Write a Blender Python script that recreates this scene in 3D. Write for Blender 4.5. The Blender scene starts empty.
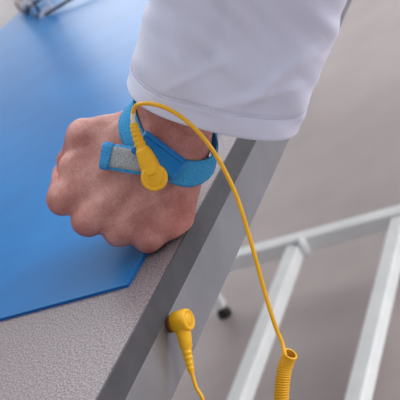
import bpy, bmesh, math, random
import numpy as np
from mathutils import Vector, Matrix, noise

random.seed(4)
COL = bpy.context.scene.collection
scene = bpy.context.scene

# ------------------------------------------------------------ camera frame
F = 1000.0
D0 = 0.62                      # distance from the lens to the hand
FLOOR_Z = -0.76                # the worktop surface is z = 0, its long edge is x = 0
RX = np.array([[0.8382, -0.2570, -0.4811],
               [0.2910, -0.5353, 0.7930],
               [-0.4613, -0.8046, -0.3738]])
u_, s_, v_ = np.linalg.svd(RX)
RX = u_ @ v_
def ray(x, y):
    return RX @ np.array([(x - 200.0) / F, (y - 200.0) / F, 1.0])
CAM = -ray(150, 256) * D0
_e = ray(192.5, 222)
_p = CAM - _e * CAM[2] / _e[2]
CAM = CAM - np.array([_p[0], ray(150, 256)[1] * 0 + _p[1], 0])
PX = D0 / F                    # one hand-frame unit in metres

def W(p):
    """hand-frame point (two lateral coordinates and one in depth, units of PX) to the world"""
    return CAM + ray(p[0], p[1]) * (D0 + p[2] * PX)
def Wm(P):
    P = np.asarray(P, float)
    V = np.stack([(P[:, 0] - 200) / F, (P[:, 1] - 200) / F, np.ones(len(P))], 1) * (D0 + P[:, 2:3] * PX)
    return V @ RX.T + CAM
def on_z(x, y, z):
    q = ray(x, y)
    return CAM + q * (z - CAM[2]) / q[2]
def on_x(x, y, x0):
    q = ray(x, y)
    return CAM + q * (x0 - CAM[0]) / q[0]
def proj(p):
    q = RX.T @ (np.asarray(p, float) - CAM)
    return (200 + F * q[0] / q[2], 200 + F * q[1] / q[2], q[2])

# ------------------------------------------------------------ materials
def new_mat(name):
    m = bpy.data.materials.new(name)
    m.use_nodes = True
    nt = m.node_tree
    return m, nt, nt.nodes['Principled BSDF']
def lin(c):
    return tuple(((v / 255) / 12.92 if v / 255 <= .04045 else ((v / 255 + .055) / 1.055) ** 2.4) for v in c) + (1.0,)
def noise_mat(name, c1, c2, scale, rough=.5, metallic=0, bump=0, bscale=None, detail=3, lo=.35, hi=.65, spec=.5, dist=.001, coat=0):
    m, nt, b = new_mat(name)
    tc = nt.nodes.new('ShaderNodeTexCoord')
    n = nt.nodes.new('ShaderNodeTexNoise'); n.inputs['Scale'].default_value = scale; n.inputs['Detail'].default_value = detail; n.inputs['Roughness'].default_value = .85 if name == 'speckled_laminate' else .5
    r = nt.nodes.new('ShaderNodeValToRGB')
    r.color_ramp.elements[0].position = lo; r.color_ramp.elements[0].color = lin(c1)
    r.color_ramp.elements[1].position = hi; r.color_ramp.elements[1].color = lin(c2)
    nt.links.new(tc.outputs['Object'], n.inputs['Vector'])
    nt.links.new(n.outputs['Fac'], r.inputs['Fac'])
    nt.links.new(r.outputs['Color'], b.inputs['Base Color'])
    b.inputs['Roughness'].default_value = rough
    b.inputs['Metallic'].default_value = metallic
    b.inputs['Specular IOR Level'].default_value = spec
    b.inputs['Coat Weight'].default_value = coat
    if bump:
        n2 = nt.nodes.new('ShaderNodeTexNoise'); n2.inputs['Scale'].default_value = bscale or scale; n2.inputs['Detail'].default_value = 4
        bp = nt.nodes.new('ShaderNodeBump'); bp.inputs['Strength'].default_value = bump; bp.inputs['Distance'].default_value = dist
        nt.links.new(tc.outputs['Object'], n2.inputs['Vector'])
        nt.links.new(n2.outputs['Fac'], bp.inputs['Height']); nt.links.new(bp.outputs['Normal'], b.inputs['Normal'])
    return m

M = {}
M['laminate'] = noise_mat('speckled_laminate', (66, 59, 62), (164, 151, 154), 800, rough=.32, detail=4, lo=.42, hi=.60, bump=.0, bscale=1150, dist=.0003)
M['edge'] = noise_mat('dark_edge_band', (58, 59, 64), (68, 68, 74), 60, rough=.62, bump=.05, bscale=500, dist=.0003)
M['rail'] = noise_mat('anodised_rail', (136, 139, 147), (146, 149, 156), 30, rough=.32, metallic=.75, bump=.03, bscale=300, dist=.0003)
M['mat'] = noise_mat('blue_rubber_mat', (0, 94, 156), (0, 104, 168), 12, rough=.31, bump=.2, bscale=60, spec=.24, dist=.0005)
M['mat_edge'] = noise_mat('blue_rubber_edge', (6, 92, 186), (12, 100, 196), 40, rough=.5)
M['floor'] = noise_mat('grey_floor', (170, 158, 157), (182, 170, 168), 5, rough=.55, detail=6, bump=.08, bscale=60)
M['wall'] = noise_mat('painted_wall', (108, 112, 118), (116, 120, 126), 4, rough=.8, bump=.1, bscale=80)
M['white_metal'] = noise_mat('white_powder_coat', (240, 244, 244), (250, 252, 252), 20, rough=.4, bump=.04, bscale=200)
M['black_rubber'] = noise_mat('black_rubber', (18, 18, 20), (30, 30, 32), 50, rough=.6)
M['yellow'] = noise_mat('yellow_moulding', (232, 172, 0), (238, 180, 2), 200, rough=.42, bump=.08, bscale=900, dist=.0002)
M['yellow_cord'] = noise_mat('yellow_cord', (226, 166, 0), (234, 172, 0), 200, rough=.36)
M['pale_joint'] = noise_mat('pale_cord_joint', (228, 210, 170), (238, 222, 190), 200, rough=.4)
M['brass'] = noise_mat('brass_stud', (150, 98, 40), (170, 112, 50), 200, rough=.4, metallic=.7)
M['plastic_blue'] = noise_mat('blue_plastic', (0, 108, 176), (0, 116, 184), 100, rough=.16, spec=.3)
M['frame_black'] = noise_mat('black_frame', (14, 14, 18), (24, 24, 30), 80, rough=.35)
M['pad_clear'] = noise_mat('milky_silicone', (222, 222, 228), (236, 236, 240), 80, rough=.2)
M['pad_clear'].node_tree.nodes['Principled BSDF'].inputs['Transmission Weight'].default_value = .3

def glass():
    m, nt, b = new_mat('lens_glass')
    b.inputs['Base Color'].default_value = (1, 1, 1, 1)
    b.inputs['Roughness'].default_value = .0
    b.inputs['Transmission Weight'].default_value = 1
    b.inputs['IOR'].default_value = 1.1
    return m
M['glass'] = glass()
M['shield'] = noise_mat('milky_shield', (222, 222, 230), (234, 234, 240), 80, rough=.25)

def knit(name, c1, c2, su, sv, bump=.6):
    """woven band: ribs from the ribbon's own UV map"""
    m, nt, b = new_mat(name)
    uv = nt.nodes.new('ShaderNodeUVMap'); uv.uv_map = 'UVMap'
    mp = nt.nodes.new('ShaderNodeMapping'); mp.inputs['Scale'].default_value = (su, sv, 1)
    vo = nt.nodes.new('ShaderNodeTexVoronoi'); vo.inputs['Scale'].default_value = 1; vo.inputs['Randomness'].default_value = .35
    r = nt.nodes.new('ShaderNodeValToRGB')
    r.color_ramp.elements[0].position = .1; r.color_ramp.elements[0].color = lin(c2)
    r.color_ramp.elements[1].position = .65; r.color_ramp.elements[1].color = lin(c1)
    bp = nt.nodes.new('ShaderNodeBump'); bp.invert = True
    bp.inputs['Strength'].default_value = bump; bp.inputs['Distance'].default_value = .0006
    nt.links.new(uv.outputs[0], mp.inputs[0]); nt.links.new(mp.outputs[0], vo.inputs['Vector'])
    nt.links.new(vo.outputs['Distance'], r.inputs['Fac']); nt.links.new(r.outputs['Color'], b.inputs['Base Color'])
    nt.links.new(vo.outputs['Distance'], bp.inputs['Height']); nt.links.new(bp.outputs['Normal'], b.inputs['Normal'])
    b.inputs['Roughness'].default_value = .75
    return m
M['elastic'] = knit('blue_elastic', (14, 122, 184), (78, 184, 232), 210, 20, .5)
M['hook'] = knit('grey_woven_hook', (112, 118, 124), (190, 194, 196), 34, 18, .5)
M['tip'] = knit('blue_fluffy_tip', (10, 108, 172), (74, 176, 228), 9, 15)

def skin():
    m, nt, b = new_mat('skin')
    tc = nt.nodes.new('ShaderNodeTexCoord')
    n1 = nt.nodes.new('ShaderNodeTexNoise'); n1.inputs['Scale'].default_value = 70; n1.inputs['Detail'].default_value = 5
    r1 = nt.nodes.new('ShaderNodeValToRGB')
    r1.color_ramp.elements[0].position = .35; r1.color_ramp.elements[0].color = lin((176, 116, 106))
    r1.color_ramp.elements[1].position = .68; r1.color_ramp.elements[1].color = lin((204, 152, 142))
    n2 = nt.nodes.new('ShaderNodeTexNoise'); n2.inputs['Scale'].default_value = 800; n2.inputs['Detail'].default_value = 3
    r2 = nt.nodes.new('ShaderNodeValToRGB')
    r2.color_ramp.elements[0].position = .35; r2.color_ramp.elements[0].color = (.78, .70, .69, 1)
    r2.color_ramp.elements[1].position = .6; r2.color_ramp.elements[1].color = (1, 1, 1, 1)
    mx = nt.nodes.new('ShaderNodeMixRGB'); mx.blend_type = 'MULTIPLY'; mx.inputs[0].default_value = .7
    at = nt.nodes.new('ShaderNodeAttribute'); at.attribute_name = 'redness'
    mr = nt.nodes.new('ShaderNodeMixRGB'); mr.blend_type = 'MULTIPLY'; mr.inputs[2].default_value = (.96, .42, .44, 1)
    vo = nt.nodes.new('ShaderNodeTexVoronoi'); vo.inputs['Scale'].default_value = 620; vo.feature = 'DISTANCE_TO_EDGE'
    add = nt.nodes.new('ShaderNodeMath'); add.operation = 'ADD'
    bp = nt.nodes.new('ShaderNodeBump'); bp.inputs['Strength'].default_value = .35; bp.inputs['Distance'].default_value = .0005
    L = nt.links.new
    L(tc.outputs['Object'], n1.inputs['Vector']); L(tc.outputs['Object'], n2.inputs['Vector']); L(tc.outputs['Object'], vo.inputs['Vector'])
    L(n1.outputs['Fac'], r1.inputs['Fac']); L(n2.outputs['Fac'], r2.inputs['Fac'])
    L(r1.outputs['Color'], mx.inputs[1]); L(r2.outputs['Color'], mx.inputs[2])
    L(mx.outputs['Color'], mr.inputs[1]); L(at.outputs['Fac'], mr.inputs[0])
    L(mr.outputs['Color'], b.inputs['Base Color'])
    L(vo.outputs['Distance'], add.inputs[0]); L(n2.outputs['Fac'], add.inputs[1])
    L(add.outputs[0], bp.inputs['Height']); L(bp.outputs['Normal'], b.inputs['Normal'])
    b.inputs['Roughness'].default_value = .48
    b.inputs['Subsurface Weight'].default_value = .12
    b.inputs['Subsurface Radius'].default_value = (.004, .0015, .0008)
    b.inputs['Subsurface Scale'].default_value = 1
    return m
M['skin'] = skin()

def cloth():
    m, nt, b = new_mat('white_cotton')
    uv = nt.nodes.new('ShaderNodeUVMap'); uv.uv_map = 'UVMap'
    mp = nt.nodes.new('ShaderNodeMapping'); mp.inputs['Scale'].default_value = (420, 420, 1)
    w = nt.nodes.new('ShaderNodeTexChecker'); w.inputs['Scale'].default_value = 1
    n = nt.nodes.new('ShaderNodeTexNoise'); n.inputs['Scale'].default_value = 40; n.inputs['Detail'].default_value = 5
    ad = nt.nodes.new('ShaderNodeMath'); ad.operation = 'MULTIPLY_ADD'; ad.inputs[1].default_value = .12
    bp = nt.nodes.new('ShaderNodeBump'); bp.inputs['Strength'].default_value = .35; bp.inputs['Distance'].default_value = .001
    tc = nt.nodes.new('ShaderNodeTexCoord')
    L = nt.links.new
    L(uv.outputs[0], mp.inputs[0]); L(mp.outputs[0], w.inputs['Vector'])
    L(tc.outputs['Object'], n.inputs['Vector'])
    L(w.outputs['Fac'], ad.inputs[0]); L(n.outputs['Fac'], ad.inputs[2])
    L(ad.outputs[0], bp.inputs['Height']); L(bp.outputs['Normal'], b.inputs['Normal'])
    b.inputs['Base Color'].default_value = lin((214, 217, 236))
    b.inputs['Roughness'].default_value = .85
    b.inputs['Sheen Weight'].default_value = .1
    return m
M['cloth'] = cloth()
M['thread'] = noise_mat('white_thread', (196, 194, 208), (206, 204, 216), 300, rough=.8)

# ------------------------------------------------------------ object helpers
def tag(o, label=None, cat=None, group=None, kind=None):
    if label: o['label'] = label
    if cat: o['category'] = cat
    if group: o['group'] = group
    if kind: o['kind'] = kind
    return o
def thing(name, loc, label, cat, group=None):
    o = bpy.data.objects.new(name, None); COL.objects.link(o)
    o.location = Vector(loc); o.empty_display_size = .02
    return tag(o, label, cat, group)
def world_loc(o):
    v = Vector((0, 0, 0))
    while o is not None:
        v = v + Vector(o.location); o = o.parent
    return v
def mesh_obj(name, verts, faces, mat, parent=None, origin=None, smooth=True, uvs=None, autosmooth=None):
    """vertices are given in world space; the object's own origin is moved to `origin`"""
    V = np.asarray([tuple(v) for v in verts], float)
    if origin is None:
        origin = Vector(((V[:, 0].min() + V[:, 0].max()) / 2, (V[:, 1].min() + V[:, 1].max()) / 2, V[:, 2].min())) if parent is None else world_loc(parent)
    origin = Vector(origin)
    me = bpy.data.meshes.new(name)
    me.from_pydata([tuple(v - np.array(origin)) for v in V], [], [tuple(int(i) for i in f) for f in faces])
    if uvs is not None:
        ul = me.uv_layers.new(name='UVMap')
        for lp in me.loops:
            ul.data[lp.index].uv = uvs[lp.vertex_index]
    bm = bmesh.new(); bm.from_mesh(me)
    bmesh.ops.recalc_face_normals(bm, faces=bm.faces)
    bm.to_mesh(me); bm.free()
    me.materials.append(mat)
    for p in me.polygons: p.use_smooth = smooth
    o = bpy.data.objects.new(name, me); COL.objects.link(o)
    if parent is not None:
        o.parent = parent
        o.location = origin - world_loc(parent)
    else:
        o.location = origin
    return o
def box(x0, x1, y0, y1, z0, z1):
    v = [(x, y, z) for z in (z0, z1) for y in (y0, y1) for x in (x0, x1)]
    f = [(0, 2, 3, 1), (4, 5, 7, 6), (0, 1, 5, 4), (2, 6, 7, 3), (0, 4, 6, 2), (1, 3, 7, 5)]
    return v, f
def bevel(o, w, seg=2):
    md = o.modifiers.new('bevel', 'BEVEL'); md.width = w; md.segments = seg; md.limit_method = 'ANGLE'
    return o
def box_obj(name, ext, mat, parent=None, bev=0, origin=None):
    v, f = box(*ext)
    o = mesh_obj(name, v, f, mat, parent, origin, smooth=False)
    if bev: bevel(o, bev)
    return o
def merge(*vf):
    V, Fc = [], []
    for v, f in vf:
        k = len(V); V += [tuple(q) for q in v]; Fc += [tuple(i + k for i in g) for g in f]
    return V, Fc
def catmull(P, n=12):
    P = [np.array(p, float) for p in P]
    Q = [2 * P[0] - P[1]] + P + [2 * P[-1] - P[-2]]
    out = []
    for i in range(1, len(Q) - 2):
        for k in range(n):
            t = k / n
            a, b, c, d = Q[i - 1], Q[i], Q[i + 1], Q[i + 2]
            out.append(.5 * ((2 * b) + (-a + c) * t + (2 * a - 5 * b + 4 * c - d) * t * t + (-a + 3 * b - 3 * c + d) * t ** 3))
    out.append(P[-1])
    return out
def tube(path, radii, seg=14, cap=True):
    path = [Vector(p) for p in path]
    n = len(path)
    if not hasattr(radii, '__len__'): radii = [radii] * n
    T = []
    for i in range(n):
        T.append((path[min(i + 1, n - 1)] - path[max(i - 1, 0)]).normalized())
    ref = Vector((0, 0, 1)) if abs(T[0].z) < .9 else Vector((1, 0, 0))
    N = (ref - T[0] * ref.dot(T[0])).normalized()
    V, Fc = [], []
    for i in range(n):
        N = (N - T[i] * N.dot(T[i])).normalized(); B = T[i].cross(N)
        for k in range(seg):
            a = 2 * math.pi * k / seg
            V.append(path[i] + (N * math.cos(a) + B * math.sin(a)) * radii[i])
    for i in range(n - 1):
        for k in range(seg):
            Fc.append((i * seg + k, i * seg + (k + 1) % seg, (i + 1) * seg + (k + 1) % seg, (i + 1) * seg + k))
    if cap:
        Fc.append(tuple(range(seg))[::-1]); Fc.append(tuple((n - 1) * seg + k for k in range(seg)))
    return V, Fc
def lathe(c, axis, prof, seg=40):
    """prof: (distance along axis, radius) pairs"""
    a = Vector(axis).normalized()
    ref = Vector((0, 0, 1)) if abs(a.z) < .9 else Vector((1, 0, 0))
    N = (ref - a * ref.dot(a)).normalized(); B = a.cross(N)
    V, Fc = [], []
    for h, r in prof:
        for k in range(seg):
            t = 2 * math.pi * k / seg
            V.append(Vector(c) + a * h + (N * math.cos(t) + B * math.sin(t)) * max(r, 1e-5))
    for i in range(len(prof) - 1):
        for k in range(seg):
            Fc.append((i * seg + k, i * seg + (k + 1) % seg, (i + 1) * seg + (k + 1) % seg, (i + 1) * seg + k))
    Fc.append(tuple(range(seg))[::-1]); Fc.append(tuple((len(prof) - 1) * seg + k for k in range(seg)))
    return V, Fc

# ------------------------------------------------------------ setting
fl = box_obj('floor', (-4.5, 4.5, -4.0, 4.6, FLOOR_Z - .05, FLOOR_Z), M['floor']); tag(fl, kind='structure')
def wall(name, ext):
    return tag(box_obj(name, ext, M['wall']), kind='structure')
# back wall with a wide window band, added low opening, left wall plain
ZC = FLOOR_Z + 4.0
WX0, WX1, WZ0, WZ1 = -2.95, 1.6, FLOOR_Z + .80, FLOOR_Z + 2.15
LX0, LX1, LZ0, LZ1 = -4.35, -3.05, FLOOR_Z + .55, FLOOR_Z + 1.45
v, f = merge(box(-4.5, LX0, 4.5, 4.6, FLOOR_Z, ZC), box(LX1, WX0, 4.5, 4.6, FLOOR_Z, ZC), box(LX0, LX1, 4.5, 4.6, FLOOR_Z, LZ0), box(LX0, LX1, 4.5, 4.6, LZ1, ZC), box(WX1, 4.5, 4.5, 4.6, FLOOR_Z, ZC),
             box(WX0, WX1, 4.5, 4.6, FLOOR_Z, WZ0), box(WX0, WX1, 4.5, 4.6, WZ1, ZC))
tag(mesh_obj('wall_back', v, f, M['wall'], smooth=False), kind='structure')
wall('wall_left', (-4.5, -4.4, -4.0, 4.5, FLOOR_Z, ZC))
v, f = merge(*([box(WX0, WX1, 4.48, 4.54, WZ0 - .03, WZ0 + .03), box(WX0, WX1, 4.48, 4.54, WZ1 - .05, WZ1)] +
               [box(x - .025, x + .025, 4.48, 4.54, WZ0, WZ1) for x in (WX0 + .025, WX0 + 1.5, WX0 + 3.0, WX1 - .025)]))
v2, f2 = merge(box(LX0, LX1, 4.48, 4.54, LZ0 - .03, LZ0 + .03), box(LX0, LX1, 4.48, 4.54, LZ1 - .05, LZ1), box(LX0, LX0 + .05, 4.48, 4.54, LZ0, LZ1), box(LX1 - .05, LX1, 4.48, 4.54, LZ0, LZ1))
tag(mesh_obj('added_opening_frame', v2, f2, M['white_metal'], smooth=False), kind='structure')  # unseen low opening, added so the far worktop corner reflects bright sky
win = tag(mesh_obj('window_1', v, f, M['white_metal'], smooth=False), kind='structure')

# ------------------------------------------------------------ workbench
TX0, TY0, TY1 = -.92, -.95, 2.30
T_ED, T_RL = .0170, .0475      # depth of the edge band and of the rail below the surface
bench = thing('workbench', (-.45, .6, FLOOR_Z), 'long workbench with speckled grey top, dark edge band and metal side rail', 'workbench')
box_obj('worktop', (TX0, -.0012, TY0, TY1, -T_ED, 0), M['laminate'], bench)
bevel(box_obj('edge_band', (-.0012, .0, TY0, TY1, -T_ED, 0), M['edge'], bench), .0004)
o = box_obj('side_rail', (-.034, -.0006, TY0 + .01, TY1 - .01, -T_RL, -T_ED), M['rail'], bench, .0004)
o['label'] = 'smooth grey metal rail under the dark edge'
for y in (TY0 + .06, TY1 - .06):
    for x in (TX0 + .06, -.06):
        lg = box_obj('leg', (x - .022, x + .022, y - .022, y + .022, FLOOR_Z + .02, -T_RL if x > -.5 else -T_ED), M['white_metal'], bench, .002)
        v, f = lathe((x, y, FLOOR_Z), (0, 0, 1), [(0, .024), (.012, .024), (.02, .012)], 24)
        mesh_obj('levelling_foot', v, f, M['black_rubber'], lg)

# ------------------------------------------------------------ blue mat
MZ = .0022
mc = on_z(129, 287, 0); ma = on_z(0, 323, 0)
ml = on_z(17, 16, 0)
mat_ext = (ml[0], mc[0], mc[1], 1.35)
mt = thing('bench_mat', ((mat_ext[0] + mat_ext[1]) / 2, .6, 0), 'flat glossy blue rubber mat lying on the workbench under the fist', 'mat')
o = box_obj('surface_layer', (mat_ext[0], mat_ext[1], mat_ext[2], mat_ext[3], .0007, MZ), M['mat'], mt, .0005)
box_obj('backing_layer', (mat_ext[0] + .0002, mat_ext[1] - .0002, mat_ext[2] + .0002, mat_ext[3], 0, .0007), M['mat_edge'], mt)

# ------------------------------------------------------------ white base frame under the bench
ZF = -.622
bl, br = on_z(240, 250, ZF), on_z(400, 210, ZF)
yb = (bl[1] + br[1]) / 2
foot = on_z(222.5, 317, FLOOR_Z + .006)
xl1, xl2 = on_z(284, 262, ZF)[0] , on_z(390, 240, ZF)[0]
fr = thing('base_frame', (xl1, yb - .3, FLOOR_Z), 'white metal base frame of square tubes standing low under the workbench', 'frame')
hw = .015
box_obj('cross_bar', (foot[0] - .02, .75, yb - .016, yb + .016, ZF - .032, ZF), M['white_metal'], fr, .003)
box_obj('cross_bar', (foot[0] - .02, .75, yb - .95 - .016, yb - .95 + .016, ZF - .032, ZF), M['white_metal'], fr, .003)
for xx in (xl1, xl2):
    box_obj('long_bar', (xx - hw, xx + hw, yb - .934, yb - .0161, ZF - .034, ZF - .004), M['white_metal'], fr, .004)
# rounded plug that closes the first bar's end, just past the cross bar
for xx in (foot[0], .72):
    for yy in (yb, yb - .95):
        lg = box_obj('leg', (xx - .011, xx + .011, yy - .011, yy + .011, FLOOR_Z + .022, ZF - .032), M['white_metal'], fr, .003)
        v, f = lathe((xx, yy, FLOOR_Z), (0, 0, 1), [(0, .015), (.010, .015), (.014, .010), (.024, .007)], 28)
        o = mesh_obj('levelling_foot', v, f, M['black_rubber'], lg); o['label'] = 'round black levelling foot'
pc = on_z(296, 248, ZF)
v, f = lathe((xl1 + .019, yb - .022, ZF - .034), (0, 0, 1), [(0, .008), (.002, .0105), (.03, .0105), (.036, .009), (.040, .005)], 20)
mesh_obj('end_cap', v, f, M['white_metal'], fr)

# ------------------------------------------------------------ hand: smooth union of tapered limbs, then surface nets
def capsule(P, a, b, ra, rb, sw=1.0):
    s = np.array([1, 1, 1 / sw]); Q = P * s; a = np.array(a, float) * s; b = np.array(b, float) * s
    ab = b - a; L2 = (ab ** 2).sum()
    t = np.clip(((Q - a) @ ab) / L2, 0, 1)
    d = np.sqrt(((Q - a - t[..., None] * ab) ** 2).sum(-1))
    return (d - (ra + (rb - ra) * t)) * (1.0 if sw >= 1 else (sw + 1) / 2)
def smin(a, b, k):
    h = np.clip(.5 + .5 * (b - a) / k, 0, 1)
    return b * (1 - h) + a * h - k * h * (1 - h)

FOREARM = [((170, 132, 2), (196, 40, -38), 40, 46, .70), ((196, 40, -38), (212, -60, -90), 46, 50, .82)]
PALM = [
    ((152, 142, 4), (174, 150, 6), 34, 34, .72),               # carpal block
    ((140, 138, 6), (63, 199, 4), 23, 16, .9),                 # metacarpals
    ((152, 144, -1), (88, 221, -5), 24, 15.5, .9),
    ((166, 152, 0), (118, 231, -4), 24, 14.5, .9),
    ((180, 160, 4), (150, 239, 0), 24, 14.0, .9),
    ((183, 168, 12), (171, 222, 9), 22, 22, .9),
    ((110, 170, 4), (84, 198, 6), 20, 15, .9),               # flesh between the knuckles
    ((125, 185, 2), (106, 216, 4), 20, 14, .9),
    ((150, 190, 2), (136, 225, 5), 22, 18, .9),              # ulnar border
    ((142, 130, 10), (84, 136, 14), 22, 17, 1),                # thumb metacarpal
    ((125, 142, 8), (76, 168, 12), 20, 18, 1),                 # web between thumb and index
    ((138, 160, 20), (100, 185, 24), 26, 22, 1),               # palm side
    ((170, 180, 16), (140, 215, 20), 26, 22, 1),
]
FINGERS = [
    # knuckle, middle joint, end joint, tip, radii
    ((63, 199, 4), (66, 176, 58), (96, 146, 66), (100, 146, 44), (15.5, 14, 12, 10.5)),
    ((88, 221, -5), (86, 194, 60), (116, 162, 70), (118, 162, 46), (15.5, 14.5, 12.5, 11)),
    ((118, 231, -4), (114, 204, 58), (142, 172, 68), (144, 172, 46), (14.5, 13.5, 12, 10.5)),
    ((150, 239, 0), (144, 213, 48), (168, 186, 58), (170, 186, 38), (14, 12, 10.5, 9.5)),
]
THUMB = [((84, 136, 14), (72, 162, 40), 17, 14.5, 1), ((72, 162, 40), (84, 176, 82), 14.5, 13, 1), ((84, 176, 82), (104, 172, 92), 13, 11, 1)]

def hand_sdf(P):
    d = capsule(P, *FOREARM[0])
    d = smin(d, capsule(P, *FOREARM[1]), 14)
    for q in PALM: d = smin(d, capsule(P, *q), 10)
    for k, m, e, t, r in FINGERS:
        g = capsule(P, k, m, r[0], r[1]); g = smin(g, capsule(P, m, e, r[1], r[2]), 4); g = smin(g, capsule(P, e, t, r[2], r[3]), 4)
        d = smin(d, g, 5)
    for q in THUMB: d = smin(d, capsule(P, *q), 5)
    return d

def surface_nets(fn, lo, hi, h):
    xs = [np.arange(lo[i], hi[i] + h, h) for i in range(3)]
    G = np.stack(np.meshgrid(*xs, indexing='ij'), -1)
    S = np.empty(G.shape[:3])
    for i in range(0, G.shape[0], 8): S[i:i + 8] = fn(G[i:i + 8])
    nx, ny, nz = [n - 1 for n in S.shape]
    acc = np.zeros((nx, ny, nz, 3)); cnt = np.zeros((nx, ny, nz))
    cs = [(a, b, c) for a in (0, 1) for b in (0, 1) for c in (0, 1)]
    sub = lambda c: S[c[0]:c[0] + nx, c[1]:c[1] + ny, c[2]:c[2] + nz]
    for c in cs:
        for ax in range(3):
            if c[ax]: continue
            e = list(c); e[ax] = 1
            A, B = sub(c), sub(e); mk = (A < 0) != (B < 0)
            t = np.where(mk, A / np.where(mk, A - B, 1), 0)
            for j in range(3): acc[..., j] += np.where(mk, c[j] + (t if j == ax else 0), 0)
            cnt += mk
    act = cnt > 0
    idx = -np.ones(act.shape, int); idx[act] = np.arange(act.sum())
    ii = np.argwhere(act)
    V = (ii + acc[act] / cnt[act][:, None]) * h + np.array(lo)
    Fc = []
    for ax in range(3):
        b, c = (ax + 1) % 3, (ax + 2) % 3
        A = S; sl0 = [slice(1, -1)] * 3; sl1 = [slice(1, -1)] * 3
        sl0[ax] = slice(0, -1); sl1[ax] = slice(1, None)
        A0, A1 = S[tuple(sl0)], S[tuple(sl1)]
        mk = np.argwhere((A0 < 0) != (A1 < 0)); sg = (A0 < 0)[tuple(mk.T)]
        off = np.ones(3, int); off[ax] = 0; mk = mk + off
        def cell(db, dc):
            q = mk.copy(); q[:, b] -= db; q[:, c] -= dc
            return idx[tuple(q.T)]
        quad = np.stack([cell(1, 1), cell(0, 1), cell(0, 0), cell(1, 0)], 1)
        quad[~sg] = quad[~sg][:, ::-1]
        Fc.append(quad)
    return V, np.concatenate(Fc)

HV, HF = surface_nets(hand_sdf, (30, -130, -160), (256, 275, 130), 1.7)
# normals in hand frame
eps = .8
HN = np.stack([hand_sdf(HV + np.eye(3)[i] * eps) - hand_sdf(HV - np.eye(3)[i] * eps) for i in range(3)], 1)
HN /= np.linalg.norm(HN, axis=1)[:, None]
def dpoly(P, pts):
    best = np.full(len(P), 1e9); tt = np.zeros(len(P)); n = len(pts) - 1
    for i in range(n):
        a = np.array(pts[i], float); b = np.array(pts[i + 1], float); ab = b - a
        t = np.clip(((P - a) @ ab) / (ab @ ab), 0, 1)
        d = np.linalg.norm(P - a - t[:, None] * ab, axis=1)
        m = d < best; best[m] = d[m]; tt[m] = (i + t[m]) / n
    return best, tt
front = np.clip(-HN[:, 2] * 1.6, 0, 1)
disp = np.zeros(len(HV))
def ridge(pts, wid, amp, fade=True):
    global disp
    d, t = dpoly(HV[:, :2], pts)
    env = np.sin(np.pi * np.clip(t * .9 + .08, 0, 1)) ** .5 if fade else 1
    disp += amp * np.exp(-(d / wid) ** 2) * front * env
# extensor tendons running to each knuckle
ridge([(140, 150), (104, 172), (70, 195)], 6, .8)
ridge([(150, 158), (120, 190), (92, 219)], 6, 1.0)
ridge([(160, 168), (140, 200), (120, 229)], 6, .8)
ridge([(176, 185), (166, 210), (152, 237)], 6, .6)
# hollows between them
ridge([(120, 176), (96, 196), (79, 206)], 7, -1.0)
ridge([(140, 185), (120, 206), (104, 222)], 6, -.8)
ridge([(158, 200), (146, 216), (135, 232)], 6, -.6)
# veins over the back of the hand
ridge([(178, 184), (160, 198), (140, 210), (122, 221), (102, 226)], 3.6, 2.4)
ridge([(128, 186), (118, 200), (110, 214)], 2.4, 1.0)
ridge([(160, 198), (150, 186), (140, 182)], 2.6, .9)
# knuckle heads
for cx, cy, a in ((64, 198, 1.2), (90, 221, 1.4), (119, 232, .8), (150, 240, .6)):
    d = np.hypot(HV[:, 0] - cx, HV[:, 1] - cy)
    disp += a * np.exp(-(d / 9) ** 2) * front
# the small skin folds over the joints and where the wrist bends
for k in range(5):
    ridge([(150 + 7 * k, 112 + 2 * k), (168 + 5 * k, 126 + 2 * k), (192 + 3 * k, 136 + 2 * k)], 1.6, -.5)
nz = np.array([noise.noise(Vector(p) * .055) for p in HV])
nz2 = np.array([noise.noise(Vector(p) * .16 + Vector((9, 3, 1))) for p in HV])
disp += nz * 1.2 + nz2 * .35
HV2 = HV + HN * disp[:, None]
red = np.zeros(len(HV))
for cx, cy, cw, rr, a in ((52, 208, 10, 14, .8), (84, 236, 5, 13, .8), (112, 246, 5, 12, .55), (148, 254, 8, 14, .6), (55, 168, 30, 18, .6), (180, 225, 10, 34, .4), (185, 125, -10, 34, .3)):
    red += a * np.exp(-(np.linalg.norm(HV - np.array([cx, cy, cw]), axis=1) / rr) ** 2)
red = np.clip(red + .12 * nz, 0, 1)
HWld = Wm(HV2)
# the fist settles on the mat: flatten what would press into it
low = HWld[:, 2] < MZ + .0002
HWld[low, 2] = MZ + .0002
arm_base = W((165, 240, 5)); arm_base[2] = MZ
person = thing('person', arm_base, 'person in a white lab coat sleeve resting a clenched left fist on the blue mat', 'person')
arm = mesh_obj('arm', HWld, HF, M['skin'], person)
at = arm.data.attributes.new('redness', 'FLOAT', 'POINT')
for i, r in enumerate(red): at.data[i].value = float(r)
arm['label'] = 'bare clenched fist and wrist'

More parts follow.
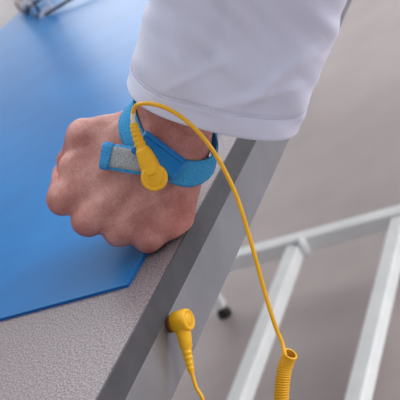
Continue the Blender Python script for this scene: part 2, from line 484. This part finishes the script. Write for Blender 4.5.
# ------------------------------------------------------------ coat sleeve
RINGS = [  # centre, half-width vector, front vector
    ((212, 107, -14), (84, 17, 0), (10, 29, -44)),
    ((221, 70, -33), (87, 14, 0), (9, 26, -44)),
    ((246, 0, -70), (94, 9, 0), (8, 22, -46)),
    ((268, -70, -108), (105, 14, 0), (8, 20, -54)),
    ((298, -170, -165), (112, 20, 0), (8, 18, -58)),
    ((322, -260, -215), (116, 24, 0), (8, 18, -60)),
]
NT, NS = 160, 150
def ring_at(t):
    x = t * (len(RINGS) - 1); i = min(int(x), len(RINGS) - 2); u = x - i
    def g(j, k): return np.array(RINGS[max(0, min(len(RINGS) - 1, j))][k], float)
    out = []
    for k in range(3):
        a, b, c, d = g(i - 1, k), g(i, k), g(i + 1, k), g(i + 2, k)
        if i == 0: a = 2 * b - c
        if i == len(RINGS) - 2: d = 2 * c - b
        out.append(.5 * ((2 * b) + (-a + c) * u + (2 * a - 5 * b + 4 * c - d) * u * u + (-a + 3 * b - 3 * c + d) * u ** 3))
    return out
def sleeve_point(t, th, off=0.0):
    c, U, V = ring_at(t)
    ct, st = math.cos(th), math.sin(th)
    ct0, st0 = ct, st
    ct = math.copysign(abs(ct) ** .88, ct); st = math.copysign(abs(st) ** .8, st) * .95
    p = c + U * ct + V * st
    n = (U / (U @ U)) * ct0 + (V / (V @ V)) * st0; n /= np.linalg.norm(n)
    d = 0.0
    L = t * 400
    ax = (RINGS[-1][0][0] - 212, -367)
    q = Vector((p[0] * .012 + 3, p[1] * .009, p[2] * .012))
    d += 7.0 * noise.noise(q) * min(1, L / 40 + .25)
    q2 = Vector(((p[0] + p[1] * .8) * .012, (p[0] - p[1]) * .035, p[2] * .02))
    d += 4.5 * noise.noise(q2) * min(1, L / 50 + .1)
    # soft drag folds that run down towards the cuff
    for (x0, y0, x1, y1, wd, am) in ((318, 40, 232, 118, 6, 5.5), (300, 84, 205, 112, 5, 3.0), (170, 20, 190, 96, 7, 2.6), (226, 0, 206, 90, 8, -2.8), (270, 10, 262, 110, 7, 2.6), (236, 60, 160, 92, 5, 2.0)):
        ab = np.array([x1 - x0, y1 - y0], float); pp = p[:2] - np.array([x0, y0])
        tt = min(1, max(0, (pp @ ab) / (ab @ ab)))
        dd = np.linalg.norm(pp - ab * tt)
        if st > 0: d += am * math.exp(-(dd / wd) ** 2) * math.sin(math.pi * (tt * .85 + .1))
    # turned hem: thicker up to the stitch line
    e = t * 5 / 1.0
    hemw = .60
    if e < hemw: d += .9
    d -= 1.6 * math.exp(-((e - hemw) / .045) ** 2)
    if e < .05: d -= 1.0 * (1 - e / .05)
    return p + n * (d + off)
tvals = [((i / (NS - 1)) ** 1.7) for i in range(NS)]
SV, SF, SU = [], [], []
for side, off in ((0, 0.0), (1, -2.4)):
    for i in range(NS):
        for k in range(NT):
            SV.append(sleeve_point(tvals[i], 2 * math.pi * k / NT, off)); SU.append((k / NT * .9, tvals[i] * .9))
for side in (0, 1):
    b0 = side * NS * NT
    for i in range(NS - 1):
        for k in range(NT):
            SF.append((b0 + i * NT + k, b0 + i * NT + (k + 1) % NT, b0 + (i + 1) * NT + (k + 1) % NT, b0 + (i + 1) * NT + k))
for k in range(NT):
    SF.append((k, (k + 1) % NT, NS * NT + (k + 1) % NT, NS * NT + k))
    a = (NS - 1) * NT
    SF.append((a + k, a + (k + 1) % NT, NS * NT + a + (k + 1) % NT, NS * NT + a + k))
sleeve = mesh_obj('coat_sleeve', Wm(SV), SF, M['cloth'], person, uvs=SU)
# dashed stitches round the cuff
parts = []
NSt = 150
for k in range(NSt):
    th0 = 2 * math.pi * (k + .15) / NSt; th1 = 2 * math.pi * (k + .8) / NSt
    te = .575 / 5
    a = W(sleeve_point(te, th0, .25)); m_ = W(sleeve_point(te, (th0 + th1) / 2, .6)); b = W(sleeve_point(te, th1, .25))
    parts.append(tube([a, m_, b], .00028, 6))
v, f = merge(*parts)
mesh_obj('hem_stitching', v, f, M['thread'], sleeve)

# ------------------------------------------------------------ wrist strap
def unit(v): v = np.array(v, float); return v / np.linalg.norm(v)
SC = np.array([169., 130., 2.])
e1 = unit((.84, .54, .06)); e2 = unit((.02, .86, -.56)); e2 = unit(e2 - e1 * (e1 @ e2)); e3 = np.cross(e1, e2)
NB, NWB = 160, 9
HALF = 9.8
tsamp = np.linspace(95, 12, 420)
def row_off(j, th):
    g = math.exp(-((th - math.pi) / .8) ** 2)
    return (j / (NWB - 1) * 2 - 1) * HALF * (1 - .12 * g) - 4.5 * g
def radius_table():
    R = np.zeros((NWB, NB))
    for j in range(NWB):
        o = (j / (NWB - 1) * 2 - 1) * HALF
        for i in range(NB):
            th = 2 * math.pi * i / NB
            o = row_off(j, th)
            dr = e1 * math.cos(th) + e2 * math.sin(th)
            P = SC + e3 * o + dr * tsamp[:, None]
            s = hand_sdf(P)
            m = np.argmax(s < 0)
            R[j, i] = tsamp[m] if s[m] < 0 else 40
    return R
RT = radius_table()
def circ_smooth(R, n):
    for _ in range(n):
        R = (np.roll(R, 1, 1) + np.roll(R, -1, 1) + 2 * R) / 4
    return R
sm = circ_smooth(RT.copy(), 14)
RT = np.maximum(sm, RT) + 1.6
RT = np.maximum(circ_smooth(RT.copy(), 6), RT - .3)
# the band is a little loose on the little-finger side
for i in range(NB):
    th = 2 * math.pi * i / NB
    RT[:, i] += 5.0 * math.exp(-((math.atan2(math.sin(th + .10), math.cos(th + .10))) / .5) ** 2)
V_, U_ = [], []
for lay in (0, 1):
    for j in range(NWB):
        o = (j / (NWB - 1) * 2 - 1) * HALF
        for i in range(NB):
            th = 2 * math.pi * i / NB
            dr = e1 * math.cos(th) + e2 * math.sin(th)
            o = row_off(j, th)
            rr = RT[j, i] + (2.4 if lay else 0.0) - (.7 if (lay and j in (0, NWB - 1)) else 0)
            V_.append(SC + e3 * o + dr * rr); U_.append((i / NB if i else 0, j / (NWB - 1)))
F_ = []
n1 = NWB * NB
for lay in (0, 1):
    for j in range(NWB - 1):
        for i in range(NB):
            F_.append((lay * n1 + j * NB + i, lay * n1 + j * NB + (i + 1) % NB, lay * n1 + (j + 1) * NB + (i + 1) % NB, lay * n1 + (j + 1) * NB + i))
for j in (0, NWB - 1):
    for i in range(NB):
        F_.append((j * NB + i, j * NB + (i + 1) % NB, n1 + j * NB + (i + 1) % NB, n1 + j * NB + i))
strap = thing('wrist_strap', W((169, 150, 0)), 'blue elastic antistatic wrist strap with grey tab around the bare wrist', 'wrist strap')
mesh_obj('elastic_band', Wm(V_), F_, M['elastic'], strap, uvs=U_)

# oriented rounded slab in hand frame
def slab(c, a, b, n, la, lb, h, ch=1.2):
    c, a, b, n = np.array(c, float), unit(a), unit(b), unit(n)
    V = []
    for (s, z) in ((1, 0), (1, h - ch), (0, h)):
        x, y = la - (ch if s == 0 else 0), lb - (ch if s == 0 else 0)
        q = ch * 1.2
        for sx, sy in ((-1, -1), (1, -1), (1, 1), (-1, 1)):
            p1 = (sx * (x - q), sy * y); p2 = (sx * x, sy * (y - q))
            order = (p1, p2) if sx * sy < 0 else (p2, p1)
            if sx * sy > 0: order = (p2, p1)
            order = {(-1, -1): ((-x, -(y - q)), (-(x - q), -y)), (1, -1): ((x - q, -y), (x, -(y - q))),
                     (1, 1): ((x, y - q), (x - q, y)), (-1, 1): ((-(x - q), y), (-x, y - q))}[(sx, sy)]
            for px_, py_ in order: V.append(c + a * px_ + b * py_ + n * z)
    F = []
    for r in range(2):
        for k in range(8):
            F.append((r * 8 + k, r * 8 + (k + 1) % 8, (r + 1) * 8 + (k + 1) % 8, (r + 1) * 8 + k))
    F.append(tuple(range(8))[::-1]); F.append(tuple(range(16, 24)))
    return V, F
ba = unit((.80, .60, -.02)); bb = unit((-.50, .78, -.36)); bb = unit(bb - ba * (ba @ bb)); bn = np.cross(ba, bb)
if bn[2] > 0: bn = -bn
BC = np.array([158., 157., -33.])
v, f = slab(BC, ba, bb, bn, 26, 13.5, 8, 1.6)
v2, f2 = slab(BC + bn * 7.6 - bb * 8.5, ba, bb, bn, 24, 2.0, 1.8, .7)     # raised rib along the housing
v, f = merge((v, f), (v2, f2))
mesh_obj('snap_housing', Wm(v), f, M['plastic_blue'], strap, smooth=False)['label'] = 'shiny blue plastic snap housing'

# folded tail: grey woven tab with a blue fluffy end
def ribbon(path, widths, wdir, th, name, mat, parent, uu=1.0):
    path = catmull(path, 8); n = len(path); m = 7
    V, U = [], []
    T = [unit(path[min(i + 1, n - 1)] - path[max(i - 1, 0)]) for i in range(n)]
    wds = np.interp(np.linspace(0, 1, n), np.linspace(0, 1, len(widths)), widths)
    for lay in (0, 1):
        for i in range(n):
            w = unit(np.array(wdir) - T[i] * (T[i] @ np.array(wdir))); nn = np.cross(T[i], w)
            if nn[2] > 0: nn = -nn
            for j in range(m):
                o = (j / (m - 1) * 2 - 1)
                h = th * (lay - .5) * (math.sqrt(max(0, 1 - (abs(o) ** 6))) * .8 + .2) * (.55 if i in (0, n - 1) else 1)
                V.append(path[i] + w * o * wds[i] + nn * h); U.append((i / (n - 1) * uu, j / (m - 1)))
    F = []; n1 = n * m
    for lay in (0, 1):
        for i in range(n - 1):
            for j in range(m - 1):
                a = lay * n1 + i * m + j; F.append((a, a + 1, a + m + 1, a + m))
    for i in range(n - 1):
        for j in (0, m - 1):
            a = i * m + j; F.append((a, a + m, n1 + a + m, n1 + a))
    for j in range(m - 1):
        for i in (0, n - 1):
            a = i * m + j; F.append((a, a + 1, n1 + a + 1, n1 + a))
    return mesh_obj(name, Wm(V), F, mat, parent, uvs=U)
td = (.10, .98, -.20)
tail = ribbon([(152, 163, -37), (138, 161, -37), (122, 158.5, -33), (106, 156, -28)], [13.6, 13.6, 13.4, 13.0], td, 3.0, 'tail', M['elastic'], strap, .10)
ribbon([(150, 162.5, -39.4), (138, 160.7, -39.3), (123, 158.3, -35.4), (108, 156, -30.4)], [10.6, 10.6, 10.6, 10.6], td, 2.0, 'hook_patch', M['hook'], tail)['label'] = 'silver grey woven patch'
ribbon([(111, 157, -30.5), (106, 156, -29.5), (101.5, 155.5, -27)], [14.0, 14.4, 13.4], td, 7.0, 'folded_tip', M['tip'], tail)

# ------------------------------------------------------------ yellow grounding cord
cord = thing('grounding_cord', W((283, 372, -60)), 'yellow grounding cord coiling down from the wrist strap to the bench rail', 'cord')
def Wp(pts): return [Vector(W(p)) for p in pts]
# plug on the wrist
HC = np.array([155, 177., -45.])
ax = unit((-.10, .10, -1.0)); axw = Vector(W(HC + ax)) - Vector(W(HC)); axw.normalize()
k = PX * .98
prof = [(-4, 11.2), (0, 12.6), (7, 13.2), (9.2, 12.6), (10.0, 11.6), (10.1, 9.6), (9.8, 9.2), (9.8, 8.6), (10.2, 8.2), (10.6, 7.6), (10.7, .2)]
head = lathe(W(HC), axw, [(h * k, r * k) for h, r in prof])
neck = tube(Wp(catmull([(153, 174, -47), (149, 164, -48), (144.5, 154, -49), (141.5, 148, -49.5)], 5)), [r * PX for r in np.interp(np.linspace(0, 1, 16), [0, .35, .8, .92, 1], [10.0, 9.2, 7.2, 7.0, 5.2])], 20)
v, f = merge(head, neck)
plug = mesh_obj('snap_plug', v, f, M['yellow'], cord); plug['label'] = 'round yellow snap plug on the wrist strap'
def boot(path, r0, r1, ribs):
    P = catmull(path, 24); n = len(P); R = []
    for i in range(n):
        t = i / (n - 1); base = r0 + (r1 - r0) * t
        R.append((base * (1 + .07 * math.copysign(abs(math.sin(math.pi * ribs * t)) ** .5, math.sin(2 * math.pi * ribs * t)))) * PX)
    return tube(Wp(P), R, 18)
v, f = boot([(142.5, 150, -49.3), (138.5, 140, -50), (135.5, 131, -51), (133.5, 123, -52)], 5.6, 3.7, 6)
mesh_obj('strain_relief', v, f, M['yellow'], plug)
# raised mark on the head: two crossing bars inside a small ring
mk = []
cm = Vector(W(HC)) + axw * (10.6 * k)
ea = (Vector(W(HC + np.array([1, 0, 0]))) - Vector(W(HC))).normalized(); ea = (ea - axw * ea.dot(axw)).normalized(); eb = axw.cross(ea)
for a in (.3, .3 + math.pi / 2):
    d = ea * math.cos(a) + eb * math.sin(a)
    mk.append(tube([cm - d * 3.6 * PX, cm + d * 3.6 * PX], .45 * PX, 8))
cir = [cm + (ea * math.cos(t) + eb * math.sin(t)) * 5.2 * PX for t in np.linspace(0, 2 * math.pi, 33)]
mk.append(tube(cir, .4 * PX, 8))
v, f = merge(*mk)
mesh_obj('embossed_mark', v, f, M['yellow'], plug)
v, f = tube(Wp(catmull([(133.6, 124, -52), (132.8, 118, -53), (133.4, 111.5, -55)], 6)), 2.25 * PX, 14)
mesh_obj('cord_joint', v, f, M['pale_joint'], cord)['label'] = 'pale bare stretch of cord'
CP = [(133.2, 113, -55), (134.8, 107.5, -58), (139.5, 104.2, -64), (150, 103.6, -70), (166, 108, -75), (184, 119, -78), (200, 134, -80), (214, 152, -80), (227, 175, -78), (238, 200, -76),
      (248, 232, -74), (257, 264, -70), (267, 300, -66), (276, 328, -64), (282, 342, -65)]
# the coil: axis path, then a helix round it
AX = catmull([(291, 353.5, -63), (287.8, 359, -60), (284.5, 369, -58), (282.3, 384, -58), (281.3, 400, -58), (281, 430, -58), (278, 470, -55), (268, 505, -50)], 40)
AX = [np.array(W(p)) for p in AX]
seg = np.r_[0, np.cumsum([np.linalg.norm(AX[i + 1] - AX[i]) for i in range(len(AX) - 1)])]
Ltot = seg[-1]
RC = 6.1 * PX; rw = 1.2 * PX; pitch = 2 * rw * 1.0
turns = Ltot / pitch
def ax_at(s):
    return np.array([np.interp(s, seg, [a[i] for a in AX]) for i in range(3)])
axA = np.array(AX)
hel = []
Nn = Vector((1, 0, 0)); nstep = int(turns * 22)
Tprev = None
# start angle chosen so that the cord arrives on the side it comes from
view = Vector(ray(288, 352)).normalized()
for i in range(nstep + 1):
    s = Ltot * i / nstep
    p = np.array([np.interp(s, seg, axA[:, j]) for j in range(3)])
    q = np.array([np.interp(min(s + .004, Ltot), seg, axA[:, j]) for j in range(3)]); r_ = np.array([np.interp(max(s - .004, 0), seg, axA[:, j]) for j in range(3)])
    T = Vector(q - r_).normalized()
    if i == 0: Nn = (-view - T * (-view).dot(T)).normalized()
    Nn = (Nn - T * Nn.dot(T)).normalized(); B = T.cross(Nn)
    a = 2 * math.pi * i / 22 + 1.2
    hel.append(Vector(p) + (Nn * math.cos(a) + B * math.sin(a)) * RC)
v, f = tube(hel, rw, 9)
mesh_obj('coil', v, f, M['yellow_cord'], cord)
h0 = hel[0]; hd = (hel[1] - hel[0]).normalized()
lead = [Vector(p) for p in catmull([W(p) for p in CP] + [np.array(h0 - hd * .004), np.array(h0)], 12)]
v, f = tube(lead, [2.05 * PX] * (len(lead) - 8) + [rw] * 8, 14)
mesh_obj('cord', v, f, M['yellow_cord'], cord)
# plug on the bench rail
PB = on_x(170, 324, -.0006)
px_ = Vector(PB)
m_ = PX
bd = Vector((.02, -.64, -.76)).normalized()
prof = [(0, 7.2), (4, 7.6), (4.2, 8.4)]
v, f = lathe(px_, (1, 0, 0), [(0, 8.2 * m_), (5 * m_, 8.4 * m_), (6.5 * m_, 7.2 * m_)], 32)
mesh_obj('rail_stud', v, f, M['brass'], bench)['label'] = 'brownish round socket on the rail'
prof = [(5.5, 8.0), (6.5, 10.4), (19, 10.8), (21.2, 10.2), (22, 9.2), (22, 7.4), (21.4, 7.0), (21.4, 6.4), (22.1, 5.9), (22.2, .2)]
head2 = lathe(px_, (1, 0, 0), [(h * m_, r * m_) for h, r in prof], 40)
c2 = px_ + Vector((13 * m_, 0, 0))
pth = [c2 + bd * (d * m_) for d in (2, 11, 18, 24, 26)]
neck2 = tube(pth, [7.6 * m_, 7.0 * m_, 6.4 * m_, 6.0 * m_, 4.4 * m_], 20)
v, f = merge(head2, neck2)
plug2 = mesh_obj('ground_plug', v, f, M['yellow'], cord); plug2['label'] = 'yellow angled plug on the bench rail'
n_ = 60; P, R = [], []
for i in range(n_):
    t = i / (n_ - 1); P.append(c2 + bd * ((24 + 23 * t) * m_) + Vector((0, 0, -1)) * (t * t * 2 * m_))
    R.append((5.0 - 1.9 * t) * (1 + .08 * math.copysign(abs(math.sin(2 * math.pi * 5 * t)) ** .6, math.sin(2 * math.pi * 5 * t))) * m_)
v, f = tube(P, R, 18)
mesh_obj('strain_relief', v, f, M['yellow'], plug2)
e_ = P[-1]; dd = (P[-1] - P[-3]).normalized()
pe = proj(e_)
wE = (pe[2] - D0) / PX
tail_pts = [e_ - dd * .002] + Wp([((pe[0] + 203) / 2 - 1, (pe[1] + 402) / 2, wE - 5), (203.5, 402, wE - 10), (214, 450, wE - 20), (232, 500, wE - 30), (252, 520, wE - 38)]) + [hel[-1]]
pp = catmull([np.array(q) for q in tail_pts], 12)
v, f = tube(pp, 1.9 * PX, 12)
mesh_obj('lower_cord', v, f, M['yellow_cord'], cord)

# ------------------------------------------------------------ spectacles far up the mat
H = Vector(on_z(44, 18, MZ))
g1 = Vector((math.cos(math.radians(134)), math.sin(math.radians(134)), 0))     # along the front of the frame
g2 = Vector((math.cos(math.radians(0)), math.sin(math.radians(0)), 0))         # along the open temple
up = Vector((0, 0, 1))
sp = thing('eyeglasses', H, 'black rimmed eyeglasses lying far up the blue mat, cut by the photo corner', 'eyeglasses')
fr_parts = []
for c0 in (.041, .125):
    P = []
    for k in range(49):
        a = 2 * math.pi * k / 48
        P.append(H + g1 * (c0 + .035 * math.copysign(abs(math.cos(a)) ** .75, math.cos(a))) + up * (.0225 + .0205 * math.copysign(abs(math.sin(a)) ** .8, math.sin(a))))
    fr_parts.append(tube(P[24:49], .0021, 10))
    nrm = g1.cross(up).normalized()
    n = 48
    LV = [p + nrm * .0007 for p in P[:-1]] + [p - nrm * .0007 for p in P[:-1]]
    LF = [tuple(range(n)), tuple(range(n, 2 * n))[::-1]] + [(i, (i + 1) % n, n + (i + 1) % n, n + i) for i in range(n)]
    mesh_obj('lens', LV, LF, M['glass'], sp, smooth=False)
c = H + g1 * .083 + up * .034
fr_parts.append(tube([Vector(q) for q in catmull([c - g1 * .008, c + up * .003, c + g1 * .008], 6)], .0018, 10))
v, f = merge(*fr_parts)
mesh_obj('rim', v, f, M['frame_black'], sp)
for s_ in (-1, 1):
    b0 = c + g1 * (s_ * .006) - up * .006
    v, f = tube([b0, b0 - up * .006 - nrm * .003, b0 - up * .013 - nrm * .004], [.001, .0022, .001], 14)
    mesh_obj('nose_pad', v, f, M['pad_clear'], sp)
for h0_, dr in ((H + g1 * .004, g2), (H + g1 * .162, Vector((math.cos(math.radians(26)), math.sin(math.radians(26)), 0)))):
    P = [Vector(q) for q in catmull([h0_ + up * .003 + dr * .006, h0_ + up * .0045 + dr * .02, h0_ + up * .0085 + dr * .06, h0_ + up * .008 + dr * .10, h0_ + up * .0016 + dr * .142], 8)]
    v, f = tube(P, .0025, 10)
    mesh_obj('temple', v, f, M['frame_black'], sp)
    # milky side shield between the rim and the temple
    a_, b_, c_, d_ = h0_ - dr * .007 + up * .0012, h0_ - dr * .003 + up * .008, h0_ + dr * .024 + up * .021, h0_ + dr * .026 + up * .0085
    nn = dr.cross(up).normalized() * .0008
    V = [q + nn for q in (a_, b_, c_, d_)] + [q - nn for q in (a_, b_, c_, d_)]
    mesh_obj('side_shield', V, [(0, 1, 2, 3), (7, 6, 5, 4), (0, 1, 5, 4), (1, 2, 6, 5), (2, 3, 7, 6), (3, 0, 4, 7)], M['shield'], sp, smooth=False)

# ------------------------------------------------------------ light
wd = bpy.data.worlds.new('World'); scene.world = wd; wd.use_nodes = True
nt = wd.node_tree; bg = nt.nodes['Background']
tc = nt.nodes.new('ShaderNodeTexCoord'); sx = nt.nodes.new('ShaderNodeSeparateXYZ')
nt.links.new(tc.outputs['Generated'], sx.inputs[0])
rmp = nt.nodes.new('ShaderNodeValToRGB')
mr = nt.nodes.new('ShaderNodeMapRange'); mr.inputs['From Min'].default_value = -1; mr.inputs['From Max'].default_value = 1
nt.links.new(sx.outputs['Y'], mr.inputs['Value'])
nt.links.new(mr.outputs[0], rmp.inputs['Fac'])
rmp.color_ramp.elements[0].position = .0; rmp.color_ramp.elements[0].color = (.74, .75, .81, 1)
rmp.color_ramp.elements[1].position = .78; rmp.color_ramp.elements[1].color = (4.8, 4.85, 4.95, 1)
e = rmp.color_ramp.elements.new(.55); e.color = (.85, .86, .92, 1)
nt.links.new(rmp.outputs['Color'], bg.inputs['Color'])
bg.inputs['Strength'].default_value = 1.0
def area(name, loc, target, size, power, col=(1, 1, 1)):
    l = bpy.data.lights.new(name, 'AREA'); l.size = size[0]; l.shape = 'RECTANGLE'; l.size_y = size[1]; l.energy = power; l.color = col
    o = bpy.data.objects.new(name, l); COL.objects.link(o); o.location = loc
    o.rotation_euler = (Vector(target) - Vector(loc)).to_track_quat('-Z', 'Y').to_euler()
    return o
area('overhead_fill_light', (-1.1, -.3, 1.9), (-.1, .1, 0), (1.4, 1.0), 12, (1.0, .98, .95))  # unseen fill light from above, added to stand for ceiling lighting

area('bar_fill_light', (3.0, 1.5, 1.5), (-.4, .9, -.7), (1.2, 1.2), 70, (1.0, .99, .97))  # unseen fill light, added to brighten the white bars under the bench

# ------------------------------------------------------------ camera
cam = bpy.data.cameras.new('camera'); co = bpy.data.objects.new('camera', cam); COL.objects.link(co)
cam.sensor_fit = 'HORIZONTAL'; cam.sensor_width = 36; cam.lens = 36 * F / 400
right, down, fwd = (Vector(RX[:, i]) for i in range(3))
m3 = Matrix((right, -down, -fwd)).transposed()
co.matrix_world = Matrix.Translation(Vector(CAM)) @ m3.to_4x4()
cam.clip_start = .02; cam.clip_end = 60
cam.dof.use_dof = True; cam.dof.focus_distance = D0 - .015; cam.dof.aperture_fstop = 21
scene.camera = co
scene.view_settings.view_transform = 'Standard'; scene.view_settings.look = 'None'
scene.view_settings.gamma = 1; scene.view_settings.use_curve_mapping = False
scene.view_settings.exposure = -0.45
